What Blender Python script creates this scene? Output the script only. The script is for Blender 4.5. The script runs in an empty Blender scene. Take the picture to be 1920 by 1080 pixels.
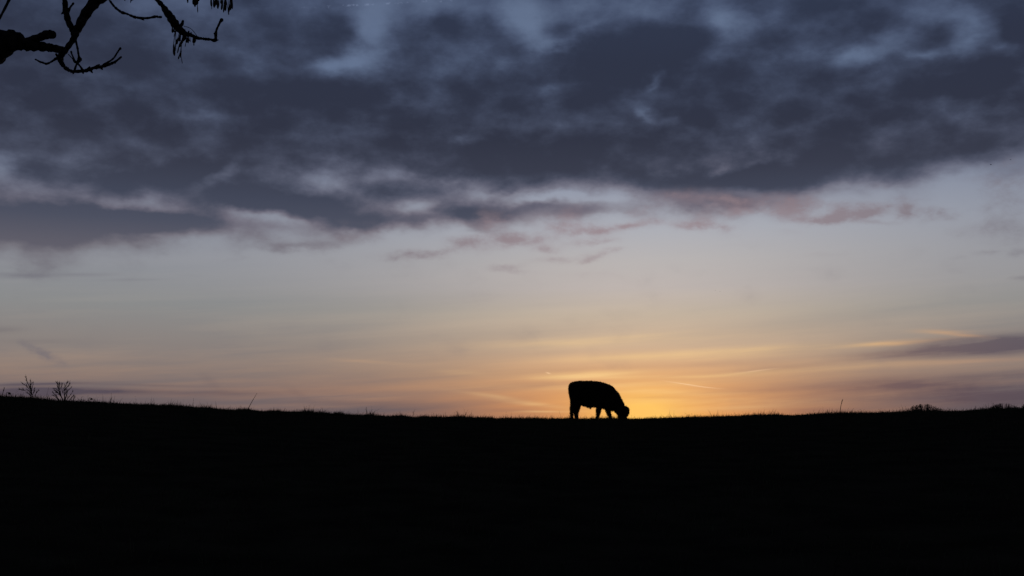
import bpy, math, random
import numpy as np
from mathutils import Vector, Matrix

random.seed(7)
rng = np.random.default_rng(11)
R = math.radians
scene = bpy.context.scene
C = scene.collection

# ---------------------------------------------------------------- camera
HFOV = 50.0
F = 960.0 / math.tan(R(HFOV / 2))        # focal length in photo pixels (1920 wide)
PITCH = R(7.2)
EYE = Vector((0.0, 0.0, 1.6))
cam_data = bpy.data.cameras.new('camera')
cam_data.sensor_width = 36.0
cam_data.lens = 18.0 / math.tan(R(HFOV / 2))
cam_data.clip_start = 0.05
cam_data.clip_end = 20000.0
cam = bpy.data.objects.new('camera', cam_data)
cam.location = EYE
cam.rotation_euler = (R(90) + PITCH, 0, 0)
C.objects.link(cam)
scene.camera = cam

FWD = Vector((0, math.cos(PITCH), math.sin(PITCH)))
UP = Vector((0, -math.sin(PITCH), math.cos(PITCH)))
RT = Vector((1, 0, 0))
def ray(px, py):
    return RT * ((px - 960) / F) + UP * ((540 - py) / F) + FWD
def at(px, py, depth):                     # point at a given depth along the view axis
    return EYE + ray(px, py) * depth
def azel(px, py):
    d = ray(px, py).normalized()
    return math.degrees(math.atan2(d.x, d.y)), math.degrees(math.asin(d.z))

# ---------------------------------------------------------------- view transform
scene.view_settings.view_transform = 'Standard'
scene.view_settings.look = 'None'
scene.view_settings.exposure = 0.0
scene.view_settings.gamma = 1.0
scene.view_settings.use_curve_mapping = False

def lin(c):
    out = []
    for v in c:
        v = v / 255.0
        out.append(v / 12.92 if v <= 0.04045 else ((v + 0.055) / 1.055) ** 2.4)
    return tuple(out)

# ---------------------------------------------------------------- sky (procedural world)
SUN_AZ, SUN_EL = azel(1195, 800)[0], -2.4
world = bpy.data.worlds.new('World')
scene.world = world
world.use_nodes = True
nt = world.node_tree
nt.nodes.clear()
N, L = nt.nodes, nt.links

def node(kind, **kw):
    n = N.new(kind)
    for k, v in kw.items():
        setattr(n, k, v)
    return n
def put(sock, v):
    if isinstance(v, bpy.types.NodeSocket):
        L.new(v, sock)
    else:
        sock.default_value = v
def M(op, a, b=None, c=None, clamp=False):
    n = node('ShaderNodeMath', operation=op, use_clamp=clamp)
    put(n.inputs[0], a)
    if b is not None: put(n.inputs[1], b)
    if c is not None: put(n.inputs[2], c)
    return n.outputs[0]
def V(op, a, b=None):
    n = node('ShaderNodeVectorMath', operation=op)
    put(n.inputs[0], a)
    if b is not None: put(n.inputs[1], b)
    return n.outputs['Value'] if op in ('DOT_PRODUCT', 'LENGTH') else n.outputs['Vector']
def XYZ(x, y, z=0.0):
    n = node('ShaderNodeCombineXYZ')
    put(n.inputs[0], x); put(n.inputs[1], y); put(n.inputs[2], z)
    return n.outputs[0]
def smooth(v, lo, hi, a=0.0, b=1.0):
    n = node('ShaderNodeMapRange', interpolation_type='SMOOTHSTEP')
    put(n.inputs[0], v)
    n.inputs[1].default_value = lo; n.inputs[2].default_value = hi
    n.inputs[3].default_value = a; n.inputs[4].default_value = b
    return n.outputs[0]
def noise(vec, scale, detail=4.0, rough=0.55, color=False, dim='3D'):
    n = node('ShaderNodeTexNoise', noise_dimensions=dim)
    put(n.inputs['Vector'], vec)
    n.inputs['Scale'].default_value = scale
    n.inputs['Detail'].default_value = detail
    n.inputs['Roughness'].default_value = rough
    return n.outputs['Color'] if color else n.outputs['Fac']
def mix(f, a, b, blend='MIX'):
    n = node('ShaderNodeMix', data_type='RGBA', blend_type=blend)
    n.clamp_factor = True
    put(n.inputs[0], f)
    for s, v in ((n.inputs[6], a), (n.inputs[7], b)):
        if isinstance(v, tuple): v = (*lin(v), 1.0)
        put(s, v)
    return n.outputs[2]
EL_MAX = 40.0
def el_ramp(el, stops):
    n = node('ShaderNodeValToRGB')
    r = n.color_ramp
    r.interpolation = 'B_SPLINE' if False else 'LINEAR'
    for i, (e, c) in enumerate(stops):
        p = min(1, max(0, e / EL_MAX))
        s = r.elements[i] if i < 2 else r.elements.new(p)
        s.position = p
        s.color = (*lin(c), 1.0)
    L.new(M('DIVIDE', el, EL_MAX), n.inputs[0])
    return n.outputs[0]
def E(y):                                   # elevation of a photo row at mid picture
    return azel(1100, y)[1]

tc = node('ShaderNodeTexCoord')
D0 = tc.outputs['Generated']
sep = node('ShaderNodeSeparateXYZ'); L.new(D0, sep.inputs[0])
dx, dy, dz = sep.outputs
az = M('MULTIPLY', M('ARCTAN2', dx, dy), 57.29578)
el = M('MULTIPLY', M('ARCSINE', dz), 57.29578)
P0 = XYZ(az, el, 1.0)
# cloud-deck coordinates: a level sheet overhead, seen in perspective
inv = M('DIVIDE', 1.0, M('ADD', M('MAXIMUM', dz, 0.0), 0.10))
Q = XYZ(M('MULTIPLY', dx, inv), M('MULTIPLY', dy, inv), 0.37)

DF = V('MULTIPLY', D0, (1.0, 1.0, 1.9))
def warp(base, scale, ax, ay, detail, off, rough=0.55):
    c = noise(V('ADD', DF, (off, off * 1.7, off)), scale, detail, rough, color=True)
    return V('ADD', base, V('MULTIPLY', V('SUBTRACT', c, (0.5, 0.5, 0.5)), (ax, ay, 0)))
PW = warp(P0, 7.0, 5.0, 2.6, 5.0, 3.1, 0.62)      # for the big deck
PS = warp(P0, 24.0, 2.0, 0.8, 4.0, 9.4, 0.65)      # for small clouds
PT = warp(P0, 9.0, 1.2, 0.25, 3.0, 5.7)           # for thin streaks

def blobs(P, items, acc=0.0):
    """sum of soft elliptical puffs: (px, py, rx, ry, tilt_deg, amount) measured on the sky"""
    src = P
    for n_, (px, py, rx, ry, tilt, amp) in enumerate(items):
        a0, e0 = azel(px, py)
        t = R(tilt)
        a1, e1 = azel(px + rx * math.cos(t), py - rx * math.sin(t))
        a2, e2 = azel(px, py - ry)
        lx, ly = math.hypot(a1 - a0, e1 - e0), abs(e2 - e0)
        c_, s_ = math.cos(math.atan2(e1 - e0, a1 - a0)), math.sin(math.atan2(e1 - e0, a1 - a0))
        if n_ % 5 == 0 and isinstance(acc, bpy.types.NodeSocket):   # evaluate in batches (keeps the shader small)
            ch = node('ShaderNodeVectorMath', operation='MULTIPLY_ADD')
            L.new(acc, ch.inputs[0]); ch.inputs[1].default_value = (1e-9, 1e-9, 0); L.new(P, ch.inputs[2])
            src = ch.outputs[0]
        # P carries (azimuth, elevation, 1): one dot product per axis of the ellipse
        u = V('DOT_PRODUCT', src, (c_ / lx, s_ / lx, -(a0 * c_ + e0 * s_) / lx))
        v = V('DOT_PRODUCT', src, (-s_ / ly, c_ / ly, (a0 * s_ - e0 * c_) / ly))
        d = M('MULTIPLY_ADD', u, u, M('MULTIPLY', v, v))
        acc = M('MULTIPLY_ADD', M('POWER', 0.3679, d), amp, acc)
    return acc

n_mid = noise(V('ADD', DF, (7.0, 2.0, 1.0)), 17.0, 5.0, 0.62)
# --- clear sky behind the clouds: away from the glow and under the glow
far = el_ramp(el, [(0, (92, 82, 88)), (E(740), (116, 103, 104)), (E(700), (131, 118, 114)), (E(640), (137, 130, 127)),
                   (E(580), (137, 138, 139)), (E(500), (140, 143, 151)), (E(430), (136, 142, 156)), (E(330), (118, 128, 150)),
                   (E(200), (98, 114, 143)), (E(0), (88, 102, 131)), (40, (44, 56, 84))])
glow = el_ramp(el, [(0, (240, 155, 84)), (E(745), (236, 164, 100)), (E(700), (222, 170, 122)), (E(650), (205, 175, 146)),
                    (E(590), (196, 179, 160)), (E(540), (190, 180, 175)), (E(490), (184, 179, 178)), (E(430), (172, 174, 182)),
                    (E(330), (138, 146, 166)), (E(200), (106, 122, 150)), (E(0), (97, 112, 139)), (40, (46, 58, 86))])
dA = M('SUBTRACT', az, SUN_AZ + 0.3)
sig = M('ADD', M('MULTIPLY', M('MINIMUM', M('MAXIMUM', el, 0.0), 14.0), 0.70), 8.3)
w_sun = M('POWER', 0.3679, M('POWER', M('ABSOLUTE', M('DIVIDE', dA, sig)), 1.9))
# long faint cirrus streaks that fan a little across the low sky
st = XYZ(M('MULTIPLY', az, 0.055), M('SUBTRACT', M('MULTIPLY', el, 0.85), M('MULTIPLY', az, 0.055)), 1.3)
s1 = noise(st, 1.6, 5.0, 0.6)
s2 = noise(V('ADD', st, (4.0, 9.0, 2.0)), 0.8, 3.0, 0.5)
behind = smooth(M('ABSOLUTE', dA), 38.0, 120.0)
far = mix(behind, far, (62, 66, 84))
streak = M('SUBTRACT', M('MULTIPLY_ADD', s2, 0.5, M('MULTIPLY', s1, 0.5)), 0.5)
lowfade = smooth(el, E(420), E(700), 0.0, 1.0)
w2 = M('MULTIPLY_ADD', M('MULTIPLY', streak, lowfade), 0.85, w_sun)
sky = mix(M('MAXIMUM', w2, 0.0), far, glow)
# the burning core just above the ridge
core = blobs(P0, [(1205, 780, 120, 52, 0, 0.62), (1198, 768, 80, 34, 0, 0.55)])
core = M('MULTIPLY', core, M('MULTIPLY_ADD', streak, 1.6, 1.0))
sky = mix(core, sky, (255, 197, 100))

# --- thin lit and dark streaks low down
lit = blobs(PT, [
    (1095, 703, 85, 7, 3, .65), (1230, 706, 170, 3.2, 1, .4), (1385, 699, 50, 2.6, 4, .35), (1110, 722, 220, 6, 2, .35),
    (1270, 735, 160, 6, -1, .35), (1350, 752, 200, 7, 0, .3), (1765, 622, 42, 4, 0, .85), (1815, 630, 55, 3.5, -6, .7),
    (1710, 642, 100, 5, 4, .65), (1660, 646, 60, 4, 3, .5), (1470, 652, 190, 7, 3, .3), (1250, 668, 200, 8, 2, .25), (1600, 690, 200, 5, 3, .3),
    (930, 745, 80, 4, -8, .3), (860, 700, 50, 5, -6, .25), (990, 757, 70, 4, -6, .35), (640, 745, 130, 7, 1, .25),
    (690, 678, 60, 3, -4, .25), (560, 762, 160, 5, 0, .25), (1020, 772, 60, 2, 0, .5), (1390, 765, 120, 6, 1, .35),
    (1560, 752, 120, 5, 2, .25), (1120, 640, 260, 9, 3, .22), (1800, 678, 160, 4, 2, .3), (1750, 742, 100, 4, 1, .35)])
lit = M('MULTIPLY', lit, M('MAXIMUM', M('MULTIPLY_ADD', s1, 3.4, -0.95), 0.0))
litc = mix(M('MULTIPLY_ADD', w_sun, 1.1, 0.0), (176, 138, 118), (255, 214, 146))
sky = mix(M('MINIMUM', lit, 0.9), sky, litc)
dark = blobs(PT, [
    (1850, 650, 125, 16, 3, .85), (1760, 655, 110, 14, 6, .5), (1920, 640, 90, 18, 4, .5), (1650, 668, 100, 8, 3, .4), (1880, 742, 240, 26, 0, .95),
    (1650, 724, 190, 13, 3, .6), (1620, 748, 120, 7, 2, .25), (1520, 770, 80, 6, 0, .4), (1400, 735, 90, 5, 2, .2),
    (1920, 700, 120, 10, 3, .35), (1450, 690, 90, 7, 4, .3), (1130, 690, 120, 5, 3, .18), (1330, 683, 120, 7, 2, .2),
    (1010, 722, 90, 7, 2, .28), (960, 771, 50, 3, 0, .3), (1250, 745, 60, 3, 0, .2), (720, 760, 110, 8, -2, .18),
    (150, 734, 105, 6, -1, 1.3), (40, 736, 90, 9, 0, 1.0), (60, 720, 130, 2.6, 1, .65), (240, 722, 140, 2.4, -1, .3), (100, 752, 150, 8, 0, .55),
    (70, 640, 100, 5, 0, .1), (565, 738, 30, 8, -30, .12),
    (395, 715, 24, 8, -40, .1), (420, 738, 120, 5, 0, .25), (360, 735, 130, 4, 0, .2), (45, 518, 65, 6, -1, .4), (160, 515, 60, 4, 0, .22),
    (260, 526, 60, 2.5, 0, .18), (10, 618, 40, 7, 0, .2)])
dark = M('MULTIPLY', dark, M('MAXIMUM', M('ADD', M('MULTIPLY', noise(st, 4.0, 4.0, 0.6), 1.7), M('MULTIPLY_ADD', n_mid, 1.3, -0.45)), 0.0))
darkc = mix(w_sun, el_ramp(el, [(0, (84, 74, 82)), (E(700), (86, 78, 90)), (E(640), (88, 84, 96)), (E(500), (108, 106, 118)), (30, (80, 84, 100))]),
            el_ramp(el, [(0, (196, 122, 78)), (E(700), (182, 138, 112)), (E(600), (165, 146, 136)), (30, (90, 90, 104))]))
sky = mix(M('MINIMUM', dark, 1.0), sky, darkc)

# --- the cloud deck
fc = node('ShaderNodeFloatCurve')
edge_pts = [(-200, 470), (0, 478), (100, 488), (200, 478), (300, 462), (400, 452), (500, 445), (600, 440), (700, 430), (800, 412), (900, 398),
            (1000, 380), (1100, 372), (1200, 385), (1300, 392), (1400, 390), (1500, 368), (1600, 352), (1700, 345), (1800, 338), (1920, 318), (2100, 330)]
cv = fc.mapping.curves[0]
AZL, AZH = -40.0, 40.0
pts = [(0.0, 12.0 / 20)] + [((azel(x, y)[0] - AZL) / (AZH - AZL), azel(x, y)[1] / 20) for x, y in edge_pts] + [(1.0, 12.5 / 20)]
for i, (a, b) in enumerate(pts):
    if i == 0: p = cv.points[0]; p.location = (a, b)
    elif i == len(pts) - 1: cv.points[-1].location = (a, b)
    else: cv.points.new(a, b)
fc.mapping.update()
sw = node('ShaderNodeSeparateXYZ'); L.new(PW, sw.inputs[0])
azw, elw = sw.outputs[0], sw.outputs[1]
L.new(M('DIVIDE', M('SUBTRACT', azw, AZL), AZH - AZL, clamp=True), fc.inputs['Value'])
edge = M('MULTIPLY', fc.outputs[0], 20.0)
above = M('SUBTRACT', elw, edge)
deck0 = smooth(above, -0.7, 2.0, 0.0, 1.0)
n_big = noise(Q, 1.05, 6.0, 0.55)
n_fine = noise(V('MULTIPLY', V('ADD', DF, (1.0, 4.0, 6.0)), (1.0, 1.0, 0.8)), 52.0, 3.0, 0.6)
vor = node('ShaderNodeTexVoronoi', feature='SMOOTH_F1')
LW = V('ADD', DF, V('MULTIPLY', V('SUBTRACT', noise(V('ADD', DF, (3.0, 8.0, 1.0)), 14.0, 3.0, 0.6, color=True), (0.5, 0.5, 0.5)), (0.05, 0.05, 0.05)))
L.new(LW, vor.inputs['Vector']); vor.inputs['Scale'].default_value = 22.0; vor.inputs['Smoothness'].default_value = 0.35
lump = M('SUBTRACT', 0.42, vor.outputs['Distance'])          # billows: full in the middle, thin at the seams
gaps = blobs(PW, [
    (700, 75, 34, 60, -3, -1.0), (655, 132, 45, 18, 12, -.75), (690, 15, 110, 40, 0, -.5), (760, 80, 45, 40, 0, -.35), (790, 15, 60, 30, 0, -.35),
    (985, 55, 55, 48, -25, -1.0), (1025, 92, 45, 13, 8, -.6), (1085, 70, 60, 15, 28, -.5), (940, 10, 130, 30, 0, -.5), (1120, 25, 60, 25, 0, -.3),
    (748, 170, 28, 15, 20, -.45), (1020, 172, 45, 11, 8, -.35), (856, 258, 18, 11, 0, -.55), (1214, 152, 10, 17, -15, -.6),
    (1213, 207, 34, 8, -20, -.5), (1265, 213, 22, 9, 0, -.4), (985, 235, 60, 14, 8, -.22),
    (1345, 52, 42, 30, 0, -.75), (1290, 20, 90, 30, 0, -.4), (1470, 30, 60, 30, 0, -.15), (1585, 114, 55, 18, 4, -.85), (1642, 68, 26, 22, -30, -.5),
    (1735, 101, 45, 7, 14, -.55), (1820, 55, 36, 42, 20, -.85), (1770, 12, 90, 25, 0, -.5), (1905, 72, 40, 14, 0, -.4), (1700, 60, 60, 40, 0, -.3),
    (1455, 165, 50, 14, 0, -.2), (1665, 165, 30, 14, 0, -.2), (1755, 185, 40, 18, 0, -.28), (1830, 215, 60, 16, 10, -.2), (1412, 218, 36, 14, 10, -.3),
    (1440, 245, 20, 14, 60, -.25), (1342, 322, 34, 12, 28, -.6), (1450, 290, 50, 9, 18, -.25), (1635, 345, 55, 18, 0, -.55), (1790, 340, 80, 22, 0, -.45),
    (300, 12, 80, 30, 0, -.35), (430, 60, 90, 40, -20, -.3), (625, 128, 26, 22, 0, -.45), (560, 20, 60, 40, 0, -.25), (150, 142, 55, 12, 0, -.28),
    (300, 165, 34, 12, 0, -.15), (395, 220, 75, 14, 6, -.28), (40, 243, 34, 18, 0, -.35), (12, 310, 34, 34, 0, -.65), (100, 285, 60, 30, 0, -.25),
    (110, 362, 70, 16, -6, -.5), (240, 383, 115, 14, -3, -.68), (360, 398, 70, 11, -12, -.5), (425, 330, 36, 12, 32, -.55), (540, 419, 80, 12, -5, -.75),
    (480, 405, 60, 8, -8, -.4), (620, 330, 60, 16, 0, -.35), (715, 322, 66, 14, -6, -.5), (640, 345, 30, 18, 0, -.4), (790, 388, 36, 15, -20, -.6),
    (1000, 370, 110, 8, -1, -.75), (1140, 368, 40, 18, 0, -.3), (560, 300, 90, 12, 0, -.2), (820, 345, 60, 12, 0, -.2), (1200, 330, 60, 10, 20, -.15)])
masses = blobs(PW, [
    (120, 425, 190, 34, 3, .95), (340, 418, 130, 22, -4, .75), (250, 330, 150, 26, 0, .35), (540, 380, 115, 18, -4, .75), (655, 418, 110, 18, 4, .75),
    (560, 458, 90, 9, 4, .55), (840, 402, 95, 14, 3, .6), (930, 395, 120, 16, 0, .45), (1070, 400, 100, 12, 4, .3), (900, 425, 60, 14, -20, .4),
    (700, 200, 220, 40, -6, .35), (1000, 290, 260, 50, 0, .4), (1180, 100, 170, 60, 12, .4), (1100, 130, 160, 26, 10, .25), (1550, 230, 200, 60, 0, .3),
    (1850, 160, 110, 50, 12, .45), (620, 75, 45, 42, 0, .45), (820, 55, 46, 34, 10, .35), (920, 45, 26, 30, 0, .25), (650, 180, 90, 36, -8, .35),
    (30, 120, 150, 60, 0, .15), (350, 150, 110, 40, 0, .2), (1480, 340, 170, 28, 0, .5), (1800, 285, 150, 20, 6, .3), (1260, 345, 120, 22, 0, .3),
    (1060, 404, 100, 20, 0, .22), (1120, 388, 60, 16, 0, .28), (880, 420, 90, 16, 0, .3), (1010, 385, 60, 12, 0, .3), (1320, 376, 130, 14, 0, .3), (1450, 382, 90, 12, 0, .3), (1910, 20, 26, 34, 0, .7), (1560, 20, 100, 30, 0, .3), (1460, 330, 120, 30, 5, .25), (1700, 325, 60, 24, 0, .3), (1880, 335, 60, 12, 8, .3)])
Dn = M('ADD', M('MULTIPLY_ADD', lump, 0.72, M('MULTIPLY', M('SUBTRACT', n_big, 0.5), 0.8)), M('MULTIPLY_ADD', M('SUBTRACT', n_fine, 0.5), 0.55, M('MULTIPLY', M('SUBTRACT', n_mid, 0.5), 1.15)))
Dens = M('ADD', M('ADD', M('ADD', deck0, M('MULTIPLY', gaps, 0.88)), M('MULTIPLY', masses, 1.15)), M('MULTIPLY', Dn, M('MULTIPLY_ADD', deck0, 0.5, 0.5)))
Dens = M('MULTIPLY_ADD', smooth(above, -1.6, 0.6, 1.0, 0.0), -0.32, Dens)
thin = el_ramp(el, [(E(480), (112, 109, 118)), (E(420), (108, 104, 118)), (E(360), (88, 94, 114)), (E(300), (72, 78, 98)), (E(150), (64, 73, 96)), (E(0), (68, 79, 105)), (40, (36, 42, 60))])
thick = el_ramp(el, [(E(480), (92, 90, 102)), (E(430), (72, 76, 93)), (E(380), (60, 65, 83)), (E(320), (50, 53, 69)), (E(260), (43, 46, 62)), (E(120), (42, 47, 65)), (E(0), (45, 53, 74)), (40, (28, 33, 46))])
cc = mix(smooth(Dens, 0.45, 1.32), thin, thick)
# warm underside where the deck thins out above the glow
warmth = M('MULTIPLY', M('MULTIPLY', smooth(Dens, 1.1, 0.25), smooth(el, E(250), E(370))), M('MULTIPLY', w_sun, 0.38))
cc = mix(warmth, cc, (130, 109, 112))
sky = mix(M('MULTIPLY', smooth(Dens, -0.35, 0.85), 0.97), sky, cc)

# --- small pink cloudlets under the deck
small = blobs(PS, [
    (58, 652, 22, 11, -30, .55), (85, 668, 26, 9, -20, .6), (110, 682, 14, 6, 0, .3), (40, 645, 12, 8, -50, .3),
    (775, 478, 59.4, 11.2, 2, .95), (840, 472, 32.4, 7.0, 4, .5), (880, 455, 45.4, 15.4, -3, 1.), (930, 430, 32.4, 19.6, -20, .55), (958, 452, 23.8, 12.6, 15, .8), (1000, 450, 34.6, 11.2, 6, .85),
    (1115, 452, 49.7, 7.0, 5, .85), (1020, 467, 28.1, 8.4, 0, .7), (1050, 488, 59.4, 8.4, 4, .5), (1125, 477, 43.2, 7.0, 14, .7), (1150, 467, 23.8, 5.6, 8, .5),
    (1075, 430, 54.0, 15.4, 3, .75), (1180, 424, 59.4, 8.4, 5, .7), (1130, 430, 43.2, 9.8, 8, .7), (945, 500, 28.1, 7.0, 0, .55), (960, 510, 38.9, 5.6, -5, .4), (1300, 424, 64.8, 9.8, -3, .7), (1020, 412, 64.8, 16.8, 0, .45),
    (1320, 372, 140.4, 16.8, 0, .55), (1460, 384, 118.8, 19.6, 0, .5), (1595, 402, 64.8, 12.6, 6, 1.), (1545, 411, 54.0, 8.4, 5, .8), (1640, 396, 38.9, 9.8, 0, .55), (1550, 382, 43.2, 9.8, 0, .5),
    (1705, 402, 19.4, 15.4, 10, .9), (1765, 400, 36.7, 11.2, -6, .9), (1745, 408, 21.6, 11.2, 40, .4), (1430, 400, 54.0, 8.4, 0, .5), (1650, 418, 43.2, 5.6, -3, .4),
    (1890, 385, 43.2, 61.6, 10, .55), (1860, 420, 28.1, 25.2, 30, .4), (1910, 440, 43.2, 19.6, 0, .35), (1805, 437, 32.4, 16.8, 10, .35), (1850, 476, 32.4, 5.6, 0, .5), (1915, 474, 21.6, 8.4, 0, .45), (1800, 486, 19.4, 5.6, 0, .35), (1915, 521, 19.4, 7.0, 8, .4),
    (1490, 435, 32.4, 5.6, 0, .25), (1540, 475, 54.0, 7.0, 0, .22), (560, 464, 75.6, 9.8, -5, .5), (480, 440, 32.4, 9.8, 0, .5), (640, 450, 86.4, 12.6, 8, .5), (520, 468, 43.2, 8.4, -8, .4),
    (1090, 516, 64.8, 7.0, 0, .2), (1170, 520, 54.0, 8.4, -4, .15), (360, 515, 32.4, 4.2, 0, .2), (420, 490, 32.4, 7.0, 0, .15), (1360, 460, 32.4, 4.2, 0, .15)])
n_s = n_mid
tufts = M('MULTIPLY', M('MULTIPLY', smooth(above, -2.0, -0.5), smooth(above, 1.2, 0.0)), smooth(M('ADD', n_mid, M('MULTIPLY', lump, 0.35)), 0.46, 0.68))
small = M('MULTIPLY_ADD', M('MULTIPLY', small, M('MAXIMUM', M('ADD', M('MULTIPLY', n_s, 2.2), M('MULTIPLY_ADD', n_fine, 2.0, -1.15)), 0.0)), 1.0, M('MULTIPLY', tufts, 0.45))
pinkc = mix(M('MULTIPLY_ADD', w_sun, 1.15, -0.1), (106, 103, 113), (148, 128, 134))
sky = mix(M('MULTIPLY', smooth(small, 0.0, 1.3), 0.8), sky, pinkc)

# --- vapour trails
trail = blobs(P0, [(1290, 721, 34, 0.9, -8.5, .6), (1326, 726.3, 26, 0.8, -5, .3), (1028, 699.5, 4, 1.1, -16, .6), (1420, 695, 30, 1.2, 7, .3)])
tb = blobs(P0, [(695, 8, 110, 1.8, 3.6, .9), (838, 2, 28, 1.6, 3, .8), (612, 15, 16, 2, 0, .4)])
tb = M('MULTIPLY', tb, smooth(noise(V('MULTIPLY', P0, (1.0, 1.0, 1.0)), 3.2, 3.0, 0.7), 0.52, 0.70))
sky = mix(M('MINIMUM', trail, 1.0), sky, (255, 214, 168))
sky = mix(M('MULTIPLY', M('MINIMUM', tb, 1.0), 0.32), sky, (150, 165, 198))

# physical twilight sky underneath, with the sun already below the ridge
nish = node('ShaderNodeTexSky', sky_type='NISHITA')
nish.sun_disc = False
nish.sun_elevation = R(SUN_EL)
nish.sun_rotation = R(SUN_AZ)
bg1 = node('ShaderNodeBackground'); L.new(sky, bg1.inputs[0]); bg1.inputs[1].default_value = 1.0
bg2 = node('ShaderNodeBackground'); L.new(nish.outputs[0], bg2.inputs[0]); bg2.inputs[1].default_value = 0.008
ad = node('ShaderNodeAddShader'); L.new(bg1.outputs[0], ad.inputs[0]); L.new(bg2.outputs[0], ad.inputs[1])
wo = node('ShaderNodeOutputWorld'); L.new(ad.outputs[0], wo.inputs[0])
world.cycles.sampling_method = 'MANUAL'
world.cycles.sample_map_resolution = 512

# ---------------------------------------------------------------- sun (set: just under the ridge)
sl = bpy.data.lights.new('sun', 'SUN')
sl.energy = 0.5
sl.angle = R(0.5)
sl.color = (1.0, 0.72, 0.45)
sun = bpy.data.objects.new('sun', sl)
sd = Vector((math.sin(R(SUN_AZ)) * math.cos(R(SUN_EL)), math.cos(R(SUN_AZ)) * math.cos(R(SUN_EL)), math.sin(R(SUN_EL))))
sun.rotation_euler = (-sd).to_track_quat('-Z', 'Y').to_euler()
C.objects.link(sun)

# ---------------------------------------------------------------- helpers
def tag(o, label=None, cat=None, group=None, kind=None):
    if label: o['label'] = label
    if cat: o['category'] = cat
    if group: o['group'] = group
    if kind: o['kind'] = kind
    return o
def empty(name, loc, label, cat, group=None):
    o = bpy.data.objects.new(name, None)
    o.empty_display_size = 0.2
    o.location = loc
    C.objects.link(o)
    return tag(o, label, cat, group)
def mesh_obj(name, verts, faces, mat, parent=None, smooth_shade=True):
    me = bpy.data.meshes.new(name)
    if parent is not None:
        off = np.array(parent_world(parent))
        verts = np.asarray(verts, dtype=float) - off
    me.from_pydata([tuple(v) for v in verts], [], faces)
    me.materials.append(mat)
    if smooth_shade:
        me.polygons.foreach_set('use_smooth', [True] * len(me.polygons))
    me.update()
    o = bpy.data.objects.new(name, me)
    C.objects.link(o)
    if parent is not None: o.parent = parent
    return o
def parent_world(p):
    t = Vector((0, 0, 0))
    while p is not None:
        t += p.location
        p = p.parent
    return t
def material(name, c1, c2, scale, rough=0.9, bump=0.3, spec=0.2, stretch=(1, 1, 1)):
    m = bpy.data.materials.new(name)
    m.use_nodes = True
    t = m.node_tree
    b = t.nodes['Principled BSDF']
    b.inputs['Roughness'].default_value = rough
    b.inputs['Specular IOR Level'].default_value = spec
    co = t.nodes.new('ShaderNodeTexCoord')
    mp = t.nodes.new('ShaderNodeMapping'); mp.inputs['Scale'].default_value = stretch
    n = t.nodes.new('ShaderNodeTexNoise'); n.inputs['Scale'].default_value = scale; n.inputs['Detail'].default_value = 6
    r = t.nodes.new('ShaderNodeValToRGB')
    r.color_ramp.elements[0].position = 0.35; r.color_ramp.elements[0].color = (*c1, 1)
    r.color_ramp.elements[1].position = 0.68; r.color_ramp.elements[1].color = (*c2, 1)
    bp = t.nodes.new('ShaderNodeBump'); bp.inputs['Strength'].default_value = bump; bp.inputs['Distance'].default_value = 0.01
    t.links.new(co.outputs['Object'], mp.inputs[0]); t.links.new(mp.outputs[0], n.inputs['Vector'])
    t.links.new(n.outputs['Fac'], r.inputs[0]); t.links.new(r.outputs[0], b.inputs['Base Color'])
    t.links.new(n.outputs['Fac'], bp.inputs['Height']); t.links.new(bp.outputs[0], b.inputs['Normal'])
    return m

MAT_GROUND = material('pasture_soil', (0.022, 0.020, 0.014), (0.040, 0.036, 0.024), 1.7, bump=0.5, spec=0.0)
MAT_GRASS = material('grass_blades', (0.034, 0.038, 0.022), (0.058, 0.060, 0.038), 3.0, bump=0.0, spec=0.0)
MAT_BARK = material('ash_bark', (0.012, 0.010, 0.009), (0.030, 0.024, 0.020), 60.0, bump=0.6, spec=0.1, stretch=(1, 1, 1))
MAT_KEY = material('dry_ash_key', (0.030, 0.018, 0.009), (0.065, 0.040, 0.020), 90.0, bump=0.2, spec=0.1)
MAT_TWIG = material('bare_twigs', (0.030, 0.024, 0.020), (0.055, 0.046, 0.038), 5.0, bump=0.2, spec=0.05)
MAT_STALK = material('dead_stalk', (0.050, 0.038, 0.022), (0.090, 0.070, 0.042), 20.0, bump=0.1, spec=0.05)
MAT_COW = material('cow_coat', (0.008, 0.006, 0.005), (0.022, 0.015, 0.011), 14.0, bump=0.5, spec=0.08)
MAT_HAIR = material('cow_hair', (0.010, 0.007, 0.005), (0.028, 0.018, 0.012), 30.0, bump=0.0, spec=0.08)
MAT_HOOF = material('hoof_horn', (0.012, 0.010, 0.008), (0.030, 0.025, 0.020), 40.0, rough=0.6, bump=0.2)
MAT_EYE = material('eye_dark', (0.004, 0.003, 0.003), (0.010, 0.007, 0.006), 50.0, rough=0.15, bump=0.0, spec=0.5)
MAT_BIRD = material('feathers_dark', (0.012, 0.012, 0.014), (0.030, 0.030, 0.034), 20.0, bump=0.1)

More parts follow.
